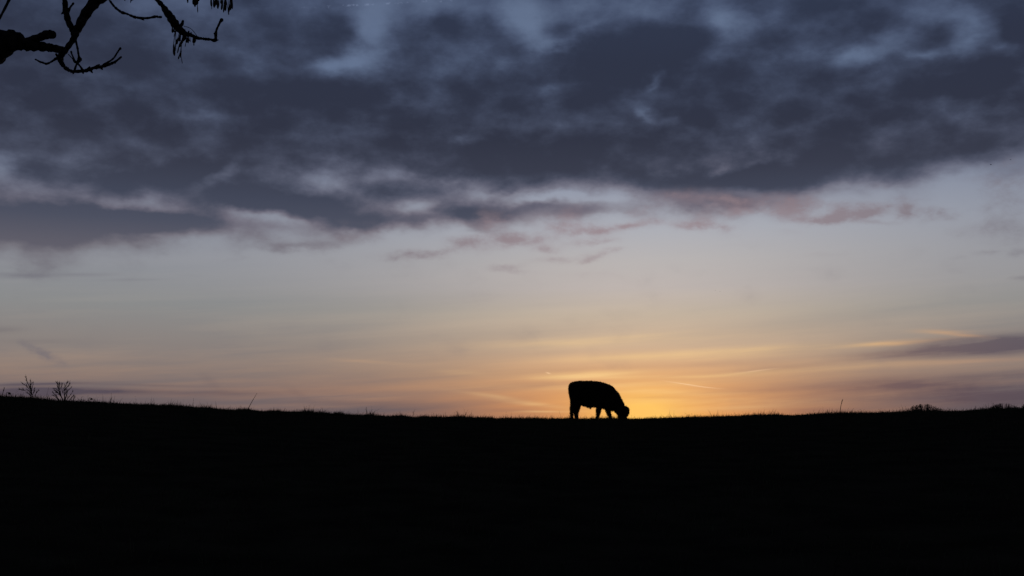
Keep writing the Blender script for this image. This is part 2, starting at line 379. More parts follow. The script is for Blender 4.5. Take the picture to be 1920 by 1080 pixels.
def catmull(pts, n):
    """pts: list of tuples (any length); returns smooth samples, n per span"""
    P = [np.array(p, dtype=float) for p in pts]
    if len(P) < 3:
        return [P[0] + (P[1] - P[0]) * i / n for i in range(n + 1)]
    P = [2 * P[0] - P[1]] + P + [2 * P[-1] - P[-2]]
    out = []
    for i in range(1, len(P) - 2):
        for k in range(n):
            t = k / n
            out.append(0.5 * ((2 * P[i]) + (-P[i - 1] + P[i + 1]) * t + (2 * P[i - 1] - 5 * P[i] + 4 * P[i + 1] - P[i + 2]) * t * t
                              + (-P[i - 1] + 3 * P[i] - 3 * P[i + 1] + P[i + 2]) * t ** 3))
    out.append(P[-2])
    return out
class Build:
    def __init__(self): self.v = []; self.f = []
    def tube(self, pts, rads, sides=8, jitter=0.0, cap=True):
        n = len(pts); pts = [Vector(p) for p in pts]
        base = len(self.v)
        ref = Vector((0, 1, 0.13)).normalized()
        for i, p in enumerate(pts):
            t = (pts[min(i + 1, n - 1)] - pts[max(i - 1, 0)])
            t = t.normalized() if t.length > 1e-9 else Vector((0, 0, 1))
            if abs(t.dot(ref)) > 0.93: rr = Vector((1, 0.1, 0)).normalized()
            else: rr = ref
            a = t.cross(rr).normalized(); b = t.cross(a).normalized()
            for k in range(sides):
                ang = 2 * math.pi * k / sides
                r = rads[i] * (1 + (random.uniform(-jitter, jitter) if jitter else 0))
                self.v.append(tuple(p + (a * math.cos(ang) + b * math.sin(ang)) * r))
        for i in range(n - 1):
            for k in range(sides):
                k2 = (k + 1) % sides
                self.f.append((base + i * sides + k, base + i * sides + k2, base + (i + 1) * sides + k2, base + (i + 1) * sides + k))
        if cap:
            for i, s in ((0, -1), (n - 1, 1)):
                c = len(self.v); self.v.append(tuple(pts[i]))
                for k in range(sides):
                    k2 = (k + 1) % sides
                    a, b = base + i * sides + k, base + i * sides + k2
                    self.f.append((a, b, c) if s > 0 else (b, a, c))
    def ellipsoid(self, c, r, rot=None, nu=12, nv=8):
        base = len(self.v); c = Vector(c)
        for j in range(nv + 1):
            ph = math.pi * j / nv
            for i in range(nu):
                th = 2 * math.pi * i / nu
                p = Vector((r[0] * math.sin(ph) * math.cos(th), r[1] * math.sin(ph) * math.sin(th), r[2] * math.cos(ph)))
                if rot is not None: p = rot @ p
                self.v.append(tuple(c + p))
        for j in range(nv):
            for i in range(nu):
                i2 = (i + 1) % nu
                self.f.append((base + j * nu + i, base + (j + 1) * nu + i, base + (j + 1) * nu + i2, base + j * nu + i2))
    def make(self, name, mat, parent=None): return mesh_obj(name, self.v, self.f, mat, parent)

# ---------------------------------------------------------------- terrain
CREST = 38.0
crest_px = [(-400, 728), (-200, 736), (0, 747), (140, 756), (280, 763), (430, 771), (600, 778), (700, 782), (850, 786), (1060, 788.5), (1180, 788.5),
            (1300, 786), (1400, 783.5), (1500, 781), (1590, 779), (1700, 776), (1760, 774), (1840, 772.5), (1920, 771), (2150, 766)]
_ca = np.array([math.degrees(math.atan2((x - 960) / F, math.cos(PITCH) - (540 - y) / F * math.sin(PITCH))) for x, y in crest_px])
def _tane(x, y):
    r = ray(x, y); return r.z / math.hypot(r.x, r.y)
_ct = np.array([_tane(x, y) for x, y in crest_px])
def crest_tan(azd):
    t = np.interp(azd, _ca, _ct)
    side = np.clip((np.abs(azd) - 32) / 40.0, 0, 1)
    side = side * side * (3 - 2 * side)
    return t * (1 - side) + (-0.004) * side
def sstep(x): x = np.clip(x, 0, 1); return x * x * (3 - 2 * x)
def vnoise(x, y):
    return (np.sin(x * 0.31 + 1.3 * np.sin(y * 0.23)) * np.cos(y * 0.27 + 0.7) * 0.5 + np.sin(x * 0.9 + y * 0.5 + 2.0) * 0.22 + np.sin(x * 2.3 - y * 1.7) * 0.10
            + np.sin(x * 5.1 + y * 3.3) * 0.05 + np.sin(x * 9.7 - y * 7.9 + 1.0) * 0.035)
def height(x, y):
    x = np.asarray(x, float); y = np.asarray(y, float)
    r = np.hypot(x, y) + 1e-6
    azd = np.degrees(np.arctan2(x, y))
    te = crest_tan(azd)
    s = r / CREST
    inner = (1.6 + r * te) * (1 - (1 - np.minimum(s, 1)) ** 2)
    outer = 1.6 + r * (te - 0.010 * (np.maximum(s, 1) - 1) ** 2)
    z = np.where(s < 1, inner, outer)
    lowland = -6.0 + 1.2 * np.sin(x * 0.011) * np.cos(y * 0.009)
    k = sstep((s - 1.25) / 4.0)
    z = np.where(s > 1.25, (1.6 + r * (te - 0.010 * (np.minimum(s, 2.5) - 1) ** 2)) * (1 - k) + lowland * k, z)
    return z + vnoise(x, y) * 0.03 * sstep(r / 12) * np.where(s < 1.6, 1, 1)
def hz(x, y): return float(height(x, y))

radii = np.concatenate([[0.0], np.linspace(0.8, 30, 50), np.linspace(30.4, 46, 80), np.linspace(47, 120, 50), np.geomspace(125, 9000, 60)])
naz = 720
th = np.linspace(0, 2 * np.pi, naz, endpoint=False)
RR, TT = np.meshgrid(radii[1:], th, indexing='ij')
gx, gy = RR * np.sin(TT), RR * np.cos(TT)
gz = height(gx, gy)
gv = [(0, 0, float(height(0.001, 0.001)))] + list(zip(gx.ravel(), gy.ravel(), gz.ravel()))
gf = [(0, 1 + (k + 1) % naz, 1 + k) for k in range(naz)]
for i in range(len(radii) - 2):
    b0, b1 = 1 + i * naz, 1 + (i + 1) * naz
    gf += [(b0 + k, b0 + (k + 1) % naz, b1 + (k + 1) % naz, b1 + k) for k in range(naz)]
ground = mesh_obj('ground', gv, gf, MAT_GROUND)
tag(ground, 'dark rolling pasture rising to a low ridge under the sunset', kind='structure')

def at_range(px, py, dist):                   # point on the sight line at a horizontal distance
    r = ray(px, py); k = dist / math.hypot(r.x, r.y)
    return EYE + r * k
def on_ground(px, dist):
    r = ray(px, 780); k = dist / math.hypot(r.x, r.y)
    x, y = r.x * k, r.y * k
    return Vector((x, y, hz(x, y)))

# ---------------------------------------------------------------- grass (one uncountable mass)
def blades(n, rfun, azlo, azhi, hmean, wid, lean):
    az_ = np.radians(rng.uniform(azlo, azhi, n)); r_ = rfun(n)
    x = r_ * np.sin(az_); y = r_ * np.cos(az_)
    # tufts: pull blades towards random centres and make some patches taller
    tall = 0.55 + 0.45 * (np.sin(x * 1.9 + 2 * np.sin(y * 0.8)) * np.sin(x * 0.63 + 1.1 + y * 0.2)) + 0.35 * (np.sin(x * 6.1 + y) > 0.6)
    x = x + rng.normal(0, 0.01, n)
    z = height(x, y) - 0.01
    h = hmean * np.clip(tall, 0.35, 1.5) * rng.lognormal(0, 0.35, n)
    w = wid * rng.uniform(0.6, 1.3, n)
    a = rng.uniform(0, 2 * np.pi, n)
    wx, wy = np.cos(a) * w / 2, np.sin(a) * w / 2
    lx = rng.normal(0.1, lean, n) * h; ly = rng.normal(0, lean, n) * h
    v = np.empty((n, 5, 3))
    v[:, 0] = np.stack([x - wx, y - wy, z], 1); v[:, 1] = np.stack([x + wx, y + wy, z], 1)
    v[:, 2] = np.stack([x - wx * .7 + lx * .35, y - wy * .7 + ly * .35, z + h * .55], 1)
    v[:, 3] = np.stack([x + wx * .7 + lx * .35, y + wy * .7 + ly * .35, z + h * .55], 1)
    v[:, 4] = np.stack([x + lx, y + ly, z + h], 1)
    return v
sets = [blades(190000, lambda n: rng.uniform(34, 41, n), -29, 29, 0.074, 0.014, 0.35),
        blades(17000, lambda n: rng.uniform(34.5, 40, n), -29, 29, 0.13, 0.011, 0.25),
        blades(60000, lambda n: 33 * np.sqrt(rng.uniform(0.01, 1, n)), -33, 33, 0.07, 0.010, 0.4),
        blades(26000, lambda n: rng.uniform(33, 42, n), 29, 60, 0.06, 0.012, 0.35),
        blades(26000, lambda n: rng.uniform(33, 42, n), -60, -29, 0.06, 0.012, 0.35)]
tus = []
for k in range(260):                            # small tussocks that roughen the ridge line
    a_, r_ = rng.uniform(-28, 28), rng.uniform(35.5, 39.5)
    n_t = int(rng.integers(18, 60)); w_t = rng.uniform(.05, .22)
    t_ = blades(n_t, lambda n: np.clip(rng.normal(r_, w_t, n), 34, 41), a_ - math.degrees(w_t / r_), a_ + math.degrees(w_t / r_), rng.uniform(.07, .13), 0.012, 0.45)
    tus.append(t_)
sets += tus
gvv = np.concatenate(sets); nb = len(gvv)
me = bpy.data.meshes.new('grass')
me.vertices.add(nb * 5); me.vertices.foreach_set('co', gvv.reshape(-1))
idx = np.arange(nb)[:, None] * 5
quad = idx + np.array([0, 1, 3, 2]); tri = idx + np.array([2, 3, 4])
loops = np.concatenate([quad, tri], 1).reshape(-1)
me.loops.add(len(loops)); me.loops.foreach_set('vertex_index', loops.astype(np.int32))
me.polygons.add(nb * 2)
st_ = (np.arange(nb)[:, None] * 7 + np.array([0, 4])).reshape(-1)
me.polygons.foreach_set('loop_start', st_.astype(np.int32))
me.update(calc_edges=True); me.validate()
me.materials.append(MAT_GRASS)
grass = bpy.data.objects.new('grass', me); C.objects.link(grass)
tag(grass, 'short rough pasture grass fringing the dark ridge', 'grass', kind='stuff')

# ---------------------------------------------------------------- the cow
PXM = CREST / F * 1.0
K = 0.00188
COWX, COWY = at_range(1121.5, 786, CREST - 0.1)[:2]
cow_z = hz(COWX, COWY)
cow = empty('cow', (COWX, COWY, cow_z + 0.006), 'black shaggy cow grazing head down on the ridge before the glow', 'cow')
cow.scale = (0.988, 1.0, 1.025)
cow.rotation_euler = (0, 0, -math.atan2(COWX, COWY))
# small lift so the body stands on the grass at the photographed height
def cp(cx, cy, y=0.0):
    return ((cx - 800) * K, y, (940 - cy) * K + 0.0)
def ring_loft(B, secs, sides=20, power=2.3):
    """secs: (centre xyz, direction in xz-plane, half height, half width)"""
    base = len(B.v); n = len(secs)
    for (c, nrm, hh, hw) in secs:
        nrm = Vector((nrm[0], 0, nrm[1])).normalized()
        for k in range(sides):
            a = 2 * math.pi * k / sides
            ca, sa = math.cos(a), math.sin(a)
            e = 2 / power
            u = math.copysign(abs(ca) ** e, ca); w = math.copysign(abs(sa) ** e, sa)
            p = Vector(c) + nrm * (u * hh) + Vector((0, w * hw, 0))
            B.v.append(tuple(p))
    for i in range(n - 1):
        for k in range(sides):
            k2 = (k + 1) % sides
            B.f.append((base + i * sides + k, base + i * sides + k2, base + (i + 1) * sides + k2, base + (i + 1) * sides + k))
    for i, s in ((0, -1), (n - 1, 1)):
        f = [base + i * sides + k for k in range(sides)]
        B.f.append(tuple(f if s > 0 else f[::-1]))
B = Build()
tor = [(266, 345, 430, .06), (276, 312, 480, .13), (300, 276, 560, .19), (340, 258, 620, .235), (400, 246, 650, .26), (480, 238, 656, .285), (560, 243, 678, .305),
       (650, 238, 694, .315), (750, 246, 694, .31), (860, 259, 705, .29), (950, 285, 735, .26), (1030, 315, 760, .225), (1090, 352, 765, .19), (1134, 406, 740, .15), (1142, 500, 700, .10)]
ring_loft(B, [((cp(cx, (t + b) / 2)), (0, 1), (b - t) / 2 * K, hw) for cx, t, b, hw in tor])
neck = [(1045, 535, 156, .17, 32), (1098, 592, 144, .15, 38), (1148, 660, 120, .13, 45), (1195, 715, 104, .115, 45), (1225, 770, 92, .115, 20)]
secs = []
for cx, cy, h, w, ang in neck:
    secs.append((cp(cx, cy), (math.sin(R(ang + 10)), math.cos(R(ang + 10))), h * K, w))
ring_loft(B, secs)
head = [(1258, 692, 40, .06, 85), (1262, 712, 68, .105, 85), (1255, 755, 88, .125, 85), (1248, 810, 88, .115, 86), (1246, 860, 80, .095, 88), (1246, 900, 76, .085, 90), (1248, 930, 72, .082, 90), (1248, 950, 55, .065, 90)]
ring_loft(B, [(cp(cx, cy), (math.sin(R(a)), math.cos(R(a))), h * K, w) for cx, cy, h, w, a in head])
def limb(pts, n=5, sides=14):
    s = catmull(pts, n)
    B.tube([tuple(p[:3]) for p in s], [p[3] for p in s], sides)
def legpts(l, y0, y1):
    out = []
    for i, (cx, cy, r) in enumerate(l):
        y = y0 + (y1 - y0) * i / (len(l) - 1)
        out.append((*cp(cx, cy, y), r * K))
    return out
limb(legpts([(375, 470, 100), (380, 560, 84), (356, 650, 60), (330, 725, 38), (321, 790, 30), (318, 860, 25), (317, 905, 27), (316, 938, 29)], -.12, -.17))
limb(legpts([(400, 520, 100), (408, 610, 82), (410, 690, 64), (396, 765, 50), (395, 815, 36), (402, 870, 31), (408, 905, 31), (411, 938, 32)], .12, .15))
limb(legpts([(860, 560, 95), (842, 655, 62), (818, 722, 45), (806, 785, 39), (796, 845, 28), (784, 890, 25), (773, 918, 26), (769, 938, 29)], -.13, -.15))
limb(legpts([(960, 600, 100), (973, 690, 60), (990, 752, 44), (1000, 805, 37), (1016, 850, 30), (1028, 895, 25), (1040, 918, 24), (1047, 938, 27)], .13, .15))
limb([(*cp(590, 650), .07), (*cp(640, 690), .045), (*cp(664, 716), .018), (*cp(670, 733), .006)], 4, 10)
# hocks, knees, shoulder and hip masses, jaw, ears
for (cx, cy, y, rx, rz, ry) in [(325, 735, -.155, 36, 46, .045), (394, 745, .14, 46, 50, .045), (806, 800, -.145, 38, 44, .05), (1002, 812, .145, 36, 42, .05),
                                (360, 330, 0, 90, 70, .22), (930, 480, 0, 150, 170, .27), (420, 480, 0, 120, 130, .28), (1205, 800, 0, 42, 60, .08), (1060, 700, 0, 60, 56, .10)]:
    B.ellipsoid(cp(cx, cy, y), (rx * K, ry, rz * K))
for s in (-1, 1):
    e = [(*cp(1290, 712, s * .10), .035), (*cp(1326, 722, s * .16), .05), (*cp(1342, 765, s * .19), .052), (*cp(1340, 815, s * .20), .042), (*cp(1332, 862, s * .19), .014)]
    limb(e, 4, 10)
me0 = bpy.data.meshes.new('cow_draft'); me0.from_pydata(B.v, [], B.f); me0.update()
tmp = bpy.data.objects.new('cow_draft', me0); C.objects.link(tmp)
rm = tmp.modifiers.new('r', 'REMESH'); rm.mode = 'VOXEL'; rm.voxel_size = 0.016
sm = tmp.modifiers.new('s', 'SMOOTH'); sm.factor = 0.5; sm.iterations = 4
bpy.context.view_layer.update()
ev = tmp.evaluated_get(bpy.context.evaluated_depsgraph_get())
body_me = bpy.data.meshes.new_from_object(ev)
bpy.data.objects.remove(tmp)
body_me.name = 'body'
nv = len(body_me.vertices)
co = np.empty(nv * 3); body_me.vertices.foreach_get('co', co); co = co.reshape(-1, 3)
no = np.empty(nv * 3); body_me.vertices.foreach_get('normal', no); no = no.reshape(-1, 3)
lump = (np.sin(co[:, 0] * 31 + np.sin(co[:, 2] * 23) * 2) * np.sin(co[:, 2] * 27 + co[:, 1] * 19) * 0.5 + np.sin(co[:, 0] * 74 + co[:, 1] * 40) * np.sin(co[:, 2] * 66) * 0.4)
co2 = co + no * (lump * 0.010)[:, None]
body_me.vertices.foreach_set('co', co2.reshape(-1))
body_me.materials.clear(); body_me.materials.append(MAT_COW)
body_me.polygons.foreach_set('use_smooth', [True] * len(body_me.polygons)); body_me.update()
body = bpy.data.objects.new('body', body_me); body.parent = cow; C.objects.link(body)
# shaggy winter coat: short strands all over the body, one uncountable mass
nh = 34000
pick = rng.integers(0, nv, nh)
p0 = co2[pick] + rng.normal(0, 0.006, (nh, 3)); nn = no[pick]
keep = (p0[:, 2] > 0.03)
p0, nn = p0[keep], nn[keep]; nh = len(p0)
ln = rng.uniform(0.020, 0.050, nh) * np.where(p0[:, 2] < 0.75, 1.35, 1.0)
dirn = nn * 0.75 + np.array([-0.35, 0, -0.75]) + rng.normal(0, 0.28, (nh, 3))
dirn /= np.linalg.norm(dirn, axis=1)[:, None]
sidev = np.cross(dirn, rng.normal(0, 1, (nh, 3))); sidev /= np.linalg.norm(sidev, axis=1)[:, None]
hv = np.empty((nh, 3, 3)); hv[:, 0] = p0 - sidev * 0.005; hv[:, 1] = p0 + sidev * 0.005; hv[:, 2] = p0 + dirn * ln[:, None]
hme = bpy.data.meshes.new('coat_hair')
hme.vertices.add(nh * 3); hme.vertices.foreach_set('co', hv.reshape(-1))
hme.loops.add(nh * 3); hme.loops.foreach_set('vertex_index', np.arange(nh * 3, dtype=np.int32))
hme.polygons.add(nh); hme.polygons.foreach_set('loop_start', (np.arange(nh) * 3).astype(np.int32))
hme.update(calc_edges=True); hme.materials.append(MAT_HAIR)
hair = bpy.data.objects.new('coat_hair', hme); hair.parent = cow; C.objects.link(hair); hair['kind'] = 'stuff'
def cow_part(name, b, mat):
    m = bpy.data.meshes.new(name); m.from_pydata(b.v, [], b.f); m.materials.append(mat)
    m.polygons.foreach_set('use_smooth', [True] * len(m.polygons)); m.update()
    o = bpy.data.objects.new(name, m); o.parent = cow; C.objects.link(o); return o
b = Build()
s = catmull([(*cp(292, 300), .022), (*cp(270, 350), .020), (*cp(270, 430), .017), (*cp(284, 520), .014), (*cp(298, 620), .012), (*cp(299, 700), .018), (*cp(294, 760), .022), (*cp(292, 800), .004)], 5)
b.tube([tuple(q[:3]) for q in s], [q[3] for q in s], 8, 0.15)
for k in range(30):
    z0 = random.uniform(680, 790)
    p = Vector(cp(294, z0)); d = Vector((random.uniform(-.8, .1), random.uniform(-.6, .6), -1)).normalized()
    b.tube([p, p + d * random.uniform(.04, .08)], [.003, .0008], 3)
cow_part('tail', b, MAT_HAIR)
for (cx, y) in ((316, -.17), (411, .15), (767, -.15), (1050, .15)):
    b = Build()
    for sg in (-1, 1):
        b.tube([cp(cx - 4, 915, y + sg * .022), cp(cx + 2, 928, y + sg * .023), cp(cx + 10, 942, y + sg * .025)], [.026, .034, .038], 10)
    cow_part('hoof', b, MAT_HOOF)
for sg in (-1, 1):
    b = Build(); b.ellipsoid(cp(1268, 775, sg * .112), (.016, .012, .014)); cow_part('eye', b, MAT_EYE)
for sg in (-1, 1):
    b = Build(); b.ellipsoid(cp(1296, 925, sg * .035), (.012, .012, .016)); cow_part('nostril', b, MAT_EYE)

# ---------------------------------------------------------------- ash tree overhanging at the upper left
ash_base = Vector((-3.6, 3.9, hz(-3.6, 3.9)))
ash = empty('ash_tree', ash_base, 'bare ash tree whose dark branches hang into the upper left corner', 'tree')
def trace(name, pts, depth, parent, sides=10, n=4, jit=0.03, mat=MAT_BARK, dz=0.0, label=None):
    """pts (px,py,half width px[,extra depth]) along a branch; becomes a round tapering limb"""
    s = catmull([(p[0], p[1], p[2], p[3] if len(p) > 3 else 0.0) for p in pts], n)
    B = Build(); P = []; Rr = []
    for i, q in enumerate(s):
        d = depth + q[3] + 0.012 * math.sin(i * 0.9 + pts[0][0])
        knot = 1 + 0.10 * math.sin(i * 1.7 + pts[0][1]) + random.uniform(-0.05, 0.05)
        P.append(at(q[0], q[1], d)); Rr.append((max(q[2], 0.3) + (0.35 if q[2] > 0.9 else 0.1)) * knot * d / F)
    B.tube(P, Rr, sides, jit)
    e = P[-1]; B.ellipsoid(e, (Rr[-1] * 1.05,) * 3, None, 8, 6)
    o = B.make(name, mat, parent)
    return o, P
# trunk, outside the picture to the left, with the two limbs that reach in
B = Build()
tr = catmull([(*ash_base, .24), (-3.62, 3.9, 1.2 + ash_base.z, .19), (-3.55, 3.95, 2.6, .17), (-3.6, 4.0, 4.2, .14), (-3.5, 4.1, 6.0, .10), (-3.65, 4.0, 8.0, .05)], 6)
tr[0][2] -= 0.1
B.tube([tuple(p[:3]) for p in tr], [p[3] for p in tr], 16, 0.05)
B.make('trunk', MAT_BARK, ash)
def world_branch(name, pts, parent, sides=10):
    s = catmull(pts, 6); B = Build()
    B.tube([tuple(p[:3]) for p in s], [p[3] for p in s], sides, 0.05)
    return B.make(name, MAT_BARK, parent)
a0 = at(-60, 100, 3.2)
limb1, _ = trace('limb', [(-90, 128, 34), (-40, 100, 31), (-5, 86, 28), (14, 77, 21), (28, 76.5, 18), (36, 80, 14), (48, 83, 11.5), (60, 84.5, 10.5), (76, 87, 8.5), (92, 89, 7.6), (106, 91.5, 6.6), (116, 93.5, 6.2), (121, 97, 4.5)], 3.9, ash, 14, 4, .04)
world_branch('limb', [(-3.57, 3.97, 2.0, .13), (-3.0, 3.93, 2.35, .095), (*at(-200, 165, 3.9), .082), (*at(-85, 125, 3.9), .064)], ash)
trace('branch_stub', [(48, 81, 9), (62, 75, 8), (75, 70, 7), (86, 65.5, 7.4), (94, 64.5, 7.6), (98, 65, 6.2)], 3.88, limb1, 12, 4, .06)
br, _ = trace('branch', [(214, -22, 11), (198, -10, 10.5), (182, 0, 10), (168, 16, 9), (156, 34, 8.2), (148, 50, 7.6), (141, 62, 6.8), (138, 73, 5.4), (130, 84, 4.7), (121, 96, 5.2), (115, 103, 5.4),
                         (113.5, 113, 4.7), (118, 122, 3.7), (126, 130, 3.0), (137, 134, 2.8), (155, 133, 2.7), (166, 131.5, 3.2), (175, 127.5, 2.7), (186, 126, 2.6), (195, 124, 2.6), (204, 121, 2.3), (210, 118.5, 2.2), (217, 115, 1.7), (227, 107, 1.3)], 3.98, ash, 12, 4, .035)
trace('twig', [(180, 128, 2.2), (190, 124.5, 1.9), (198, 119, 1.6), (207, 114, 1.4), (214, 108, 1.3), (219, 100, 1.3), (223, 94, 1.3), (225.5, 91, 2.1)], 3.98, br, 8)
for a, b_ in (((163, 131), (168, 125.5)), ((176, 127), (186, 121)), ((170, 132), (173, 136)), ((189, 127), (192, 130)), ((124, 128), (128, 127.5)), ((138, 134), (137, 138)), ((155, 134), (156, 137.5)), ((212, 117), (216, 118))):
    trace('spur', [(*a, 1.9), ((a[0] + b_[0]) / 2, (a[1] + b_[1]) / 2, 1.7), (*b_, 1.0)], 3.98, br, 7, 3)
trace('twig', [(110, -22, 3.8), (116, -10, 4.2), (121.5, 0, 4.4), (122.5, 14, 5.1), (125, 28, 5.4), (129, 42, 5.4), (135, 54, 5.2), (140, 64, 4.4)], 3.99, br, 10, 4, .04)
trace('spur', [(128, 22, 2.6), (131, 15, 1.8), (135, 9.5, 1.5), (137.5, 6.5, 1.9)], 3.99, br, 8)
trace('spur', [(122, 20, 2.8), (118, 24, 1.8), (115.5, 26, 0.9)], 3.99, br, 7)
trace('twig', [(141, 70, 2.2), (143, 80, 1.6), (145.5, 91, 1.7), (147, 101, 1.5), (148.5, 108, 2.2), (149, 112, 3.9), (146, 116.5, 2.0), (143, 122, 1.5), (140, 131, 1.8)], 3.96, br, 8)
trace('spur', [(144, 117, 2.2), (139.5, 114.5, 2.3), (137, 107, 1.3), (134.5, 101, 1.1), (133.5, 97, 1.6)], 3.95, br, 7)
trace('spur', [(139, 113.5, 1.2), (134, 108, .7), (128.5, 102, .7)], 3.95, br, 6)
trace('spur', [(145, 118, 1.6), (150, 124, 1.5), (155, 131, 2.1)], 3.96, br, 7)
trace('twig', [(112, 107, 3.6), (105, 110, 2.4), (97.5, 115, 1.5), (91, 118.5, 1.7), (86, 119.5, 1.9), (79, 117, 1.6), (75, 116, 1.8), (70, 113, 1.1), (66.5, 111.5, 1.3)], 3.98, br, 8)
trace('spur', [(110, 107, 2.6), (107, 104, 2.0), (105.5, 102, 1.6)], 3.98, br, 7)
trace('twig', [(26, -18, 2.4), (18, -2, 2.3), (9, 16, 2.1), (0, 33, 1.9), (-5, 44, 2.2), (-14, 62, 2.6), (-22, 84, 3.2)], 3.92, limb1, 8)
tw, _ = trace('twig', [(188, -34, 2.6), (198, -14, 2.2), (205.5, 0, 1.9), (210, 7, 1.8), (215.5, 13.5, 2.0), (222, 19, 1.9), (229, 23.5, 2.5), (238, 26, 1.8), (246, 29.5, 1.9), (254, 32.5, 2.5), (267, 34, 1.9), (280, 33.5, 1.9), (292, 31, 2.3), (297, 32, 1.6), (302, 32, 2.1)], 4.05, ash, 8)
trace('spur', [(262, 34, 1.5), (266, 36, 1.2), (270, 37.5, .8)], 4.05, tw, 7)
br2, _ = trace('branch', [(262, -48, 4.2), (278, -26, 3.8), (290, -8, 3.5), (295, 0, 3.6), (305, 11, 4.4), (312, 22, 6.0), (319, 31, 7.2), (326, 42, 7.6), (333, 51, 6.8), (340, 58, 6.2), (347, 63.5, 5.0), (354, 65, 3.5), (362, 67.5, 2.9), (371, 71.5, 2.9), (376, 72, 2.3), (387, 73.5, 2.5), (395, 74, 2.1), (403, 76, 2.9), (404.5, 70, 2.4), (404.5, 64, 2.7), (406, 56, 1.7), (409.5, 48, 1.7), (413, 41, 2.0), (415.5, 37.5, 2.9)], 4.1, ash, 12, 4, .04)
trace('spur', [(336, 50, 3.5), (341, 46, 2.8), (342.5, 41, 2.2), (343, 39.5, 1.5)], 4.1, br2, 8)
trace('spur', [(402, 76, 2.2), (406, 75.5, 1.3), (409, 75, .8)], 4.1, br2, 7)
trace('spur', [(404, 64, 2.2), (402, 63, 1.2)], 4.1, br2, 7)
trace('spur', [(352, 64, 2), (354, 59, 1.0)], 4.1, br2, 7)
trace('spur', [(357, 66, 2), (358.5, 61, .9)], 4.1, br2, 7)
trace('tendril', [(345, 49, .6), (352, 51, .5), (358, 54, .5), (363, 59, .5), (369, 67, .5)], 4.08, br2, 5)
# upper branch above the frame that carries the seed bunches at the top edge
br3, _ = trace('branch', [(255, -70, 5), (300, -62, 4.2), (345, -42, 3.8), (385, -26, 3.4), (412, -16, 3.0), (428, -10, 2.4)], 4.15, ash, 10)
# joining limbs out of frame
J = at(262, -70, 4.1)
world_branch('limb', [(-3.58, 3.98, 3.4, .12), (-2.9, 4.0, 3.75, .075), (*at(-60, -150, 4.0), .055), (*at(120, -120, 4.03), .035), (*at(262, -66, 4.12), .014)], ash)
world_branch('limb', [(*at(-60, -150, 4.0), .040), (*at(60, -95, 4.0), .032), (*at(150, -60, 3.99), .028), (*at(214, -20, 3.98), .0215)], ash)
world_branch('branch', [(*at(60, -95, 4.0), .016), (*at(90, -55, 4.0), .012), (*at(112, -18, 3.99), .0085)], ash)
world_branch('branch', [(*at(120, -118, 4.03), .014), (*at(165, -75, 4.05), .008), (*at(190, -30, 4.05), .005)], ash)
world_branch('branch', [(*at(-60, -150, 4.0), .02), (*at(0, -80, 3.95), .009), (*at(27, -16, 3.92), .0045)], ash)

# winged seeds (ash keys): a narrow flat blade with a swollen seed, one shared mesh
def key_mesh():
    vs, fs = [], []
    prof = [(0.0, .0012, .0012), (-.10, .0030, .0022), (-.25, .0042, .0030), (-.42, .0048, .0018), (-.62, .0068, .0010), (-.82, .0066, .0009), (-.94, .0046, .0008), (-1.0, .0012, .0006)]
    for (z, w, t) in prof:
        for a in range(6):
            an = a / 6 * 2 * math.pi
            vs.append((math.cos(an) * w / 0.035 * .5, math.sin(an) * t / 0.035 * .5, z))
    for i in range(len(prof) - 1):
        for k in range(6):
            k2 = (k + 1) % 6
            fs.append((i * 6 + k, i * 6 + k2, (i + 1) * 6 + k2, (i + 1) * 6 + k))
    fs.append(tuple(range(6))[::-1]); fs.append(tuple((len(prof) - 1) * 6 + k for k in range(6)))
    m = bpy.data.meshes.new('seed_key'); m.from_pydata(vs, [], fs); m.materials.append(MAT_KEY)
    m.polygons.foreach_set('use_smooth', [True] * len(m.polygons)); m.update(); return m
KEY = key_mesh()
def bunch(parent, root, keys, depth):
    """root px; keys: (x0,y0,x1,y1,width px) hanging blades"""
    B = Build(); rp = at(*root, depth)
    starts = []
    for (x0, y0, x1, y1, w) in keys:
        d = depth + random.uniform(-.03, .03)
        p = at(x0, y0, d); starts.append((p, at(x1, y1, d), w, d))
        mid = (rp + p) / 2 + Vector((0, 0, 0.004))
        B.tube([rp, mid, p], [.0011, .0008, .0006], 5)
    st = B.make('seed_bunch', MAT_KEY, parent)
    base = parent_world(st)
    for (p, q, w, d) in starts:
        o = bpy.data.objects.new('seed_key', KEY); C.objects.link(o); o.parent = st
        v = (q - p); ln_ = v.length
        rot = Vector((0, 0, -1)).rotation_difference(v.normalized()).to_matrix() @ Matrix.Rotation(random.uniform(-.7, .7), 3, 'Z')
        wid = w * d / F / (0.0068 / 0.035)
        o.matrix_local = Matrix.Translation(p - base) @ rot.to_4x4() @ Matrix.Diagonal((wid, wid * 1.0, ln_, 1))
    return st
def c2(l): return [(200 + a / 7.2, b / 7.2, 200 + c / 7.2, d / 7.2, w) for a, b, c, d, w in l]
bunch(br2, (322, 48), c2([(885, 350, 890, 445, 4.2), (905, 370, 912, 440, 3.0), (880, 380, 884, 440, 2.4), (930, 400, 905, 500, 1.6), (945, 400, 925, 480, 1.6)]), 4.10)
bunch(br2, (329, 56), c2([(908, 590, 915, 755, 4.6), (900, 600, 908, 740, 3.6), (930, 585, 926, 690, 2.4), (938, 520, 930, 640, 2.4)]), 4.08)
bunch(br2, (338, 60), c2([(985, 580, 955, 720, 3.4), (1000, 560, 985, 640, 3.4), (965, 500, 945, 600, 3.8), (985, 460, 975, 560, 3.2), (1003, 480, 990, 560, 2.6), (1000, 430, 985, 540, 2.0), (955, 520, 935, 560, 3)]), 4.11)
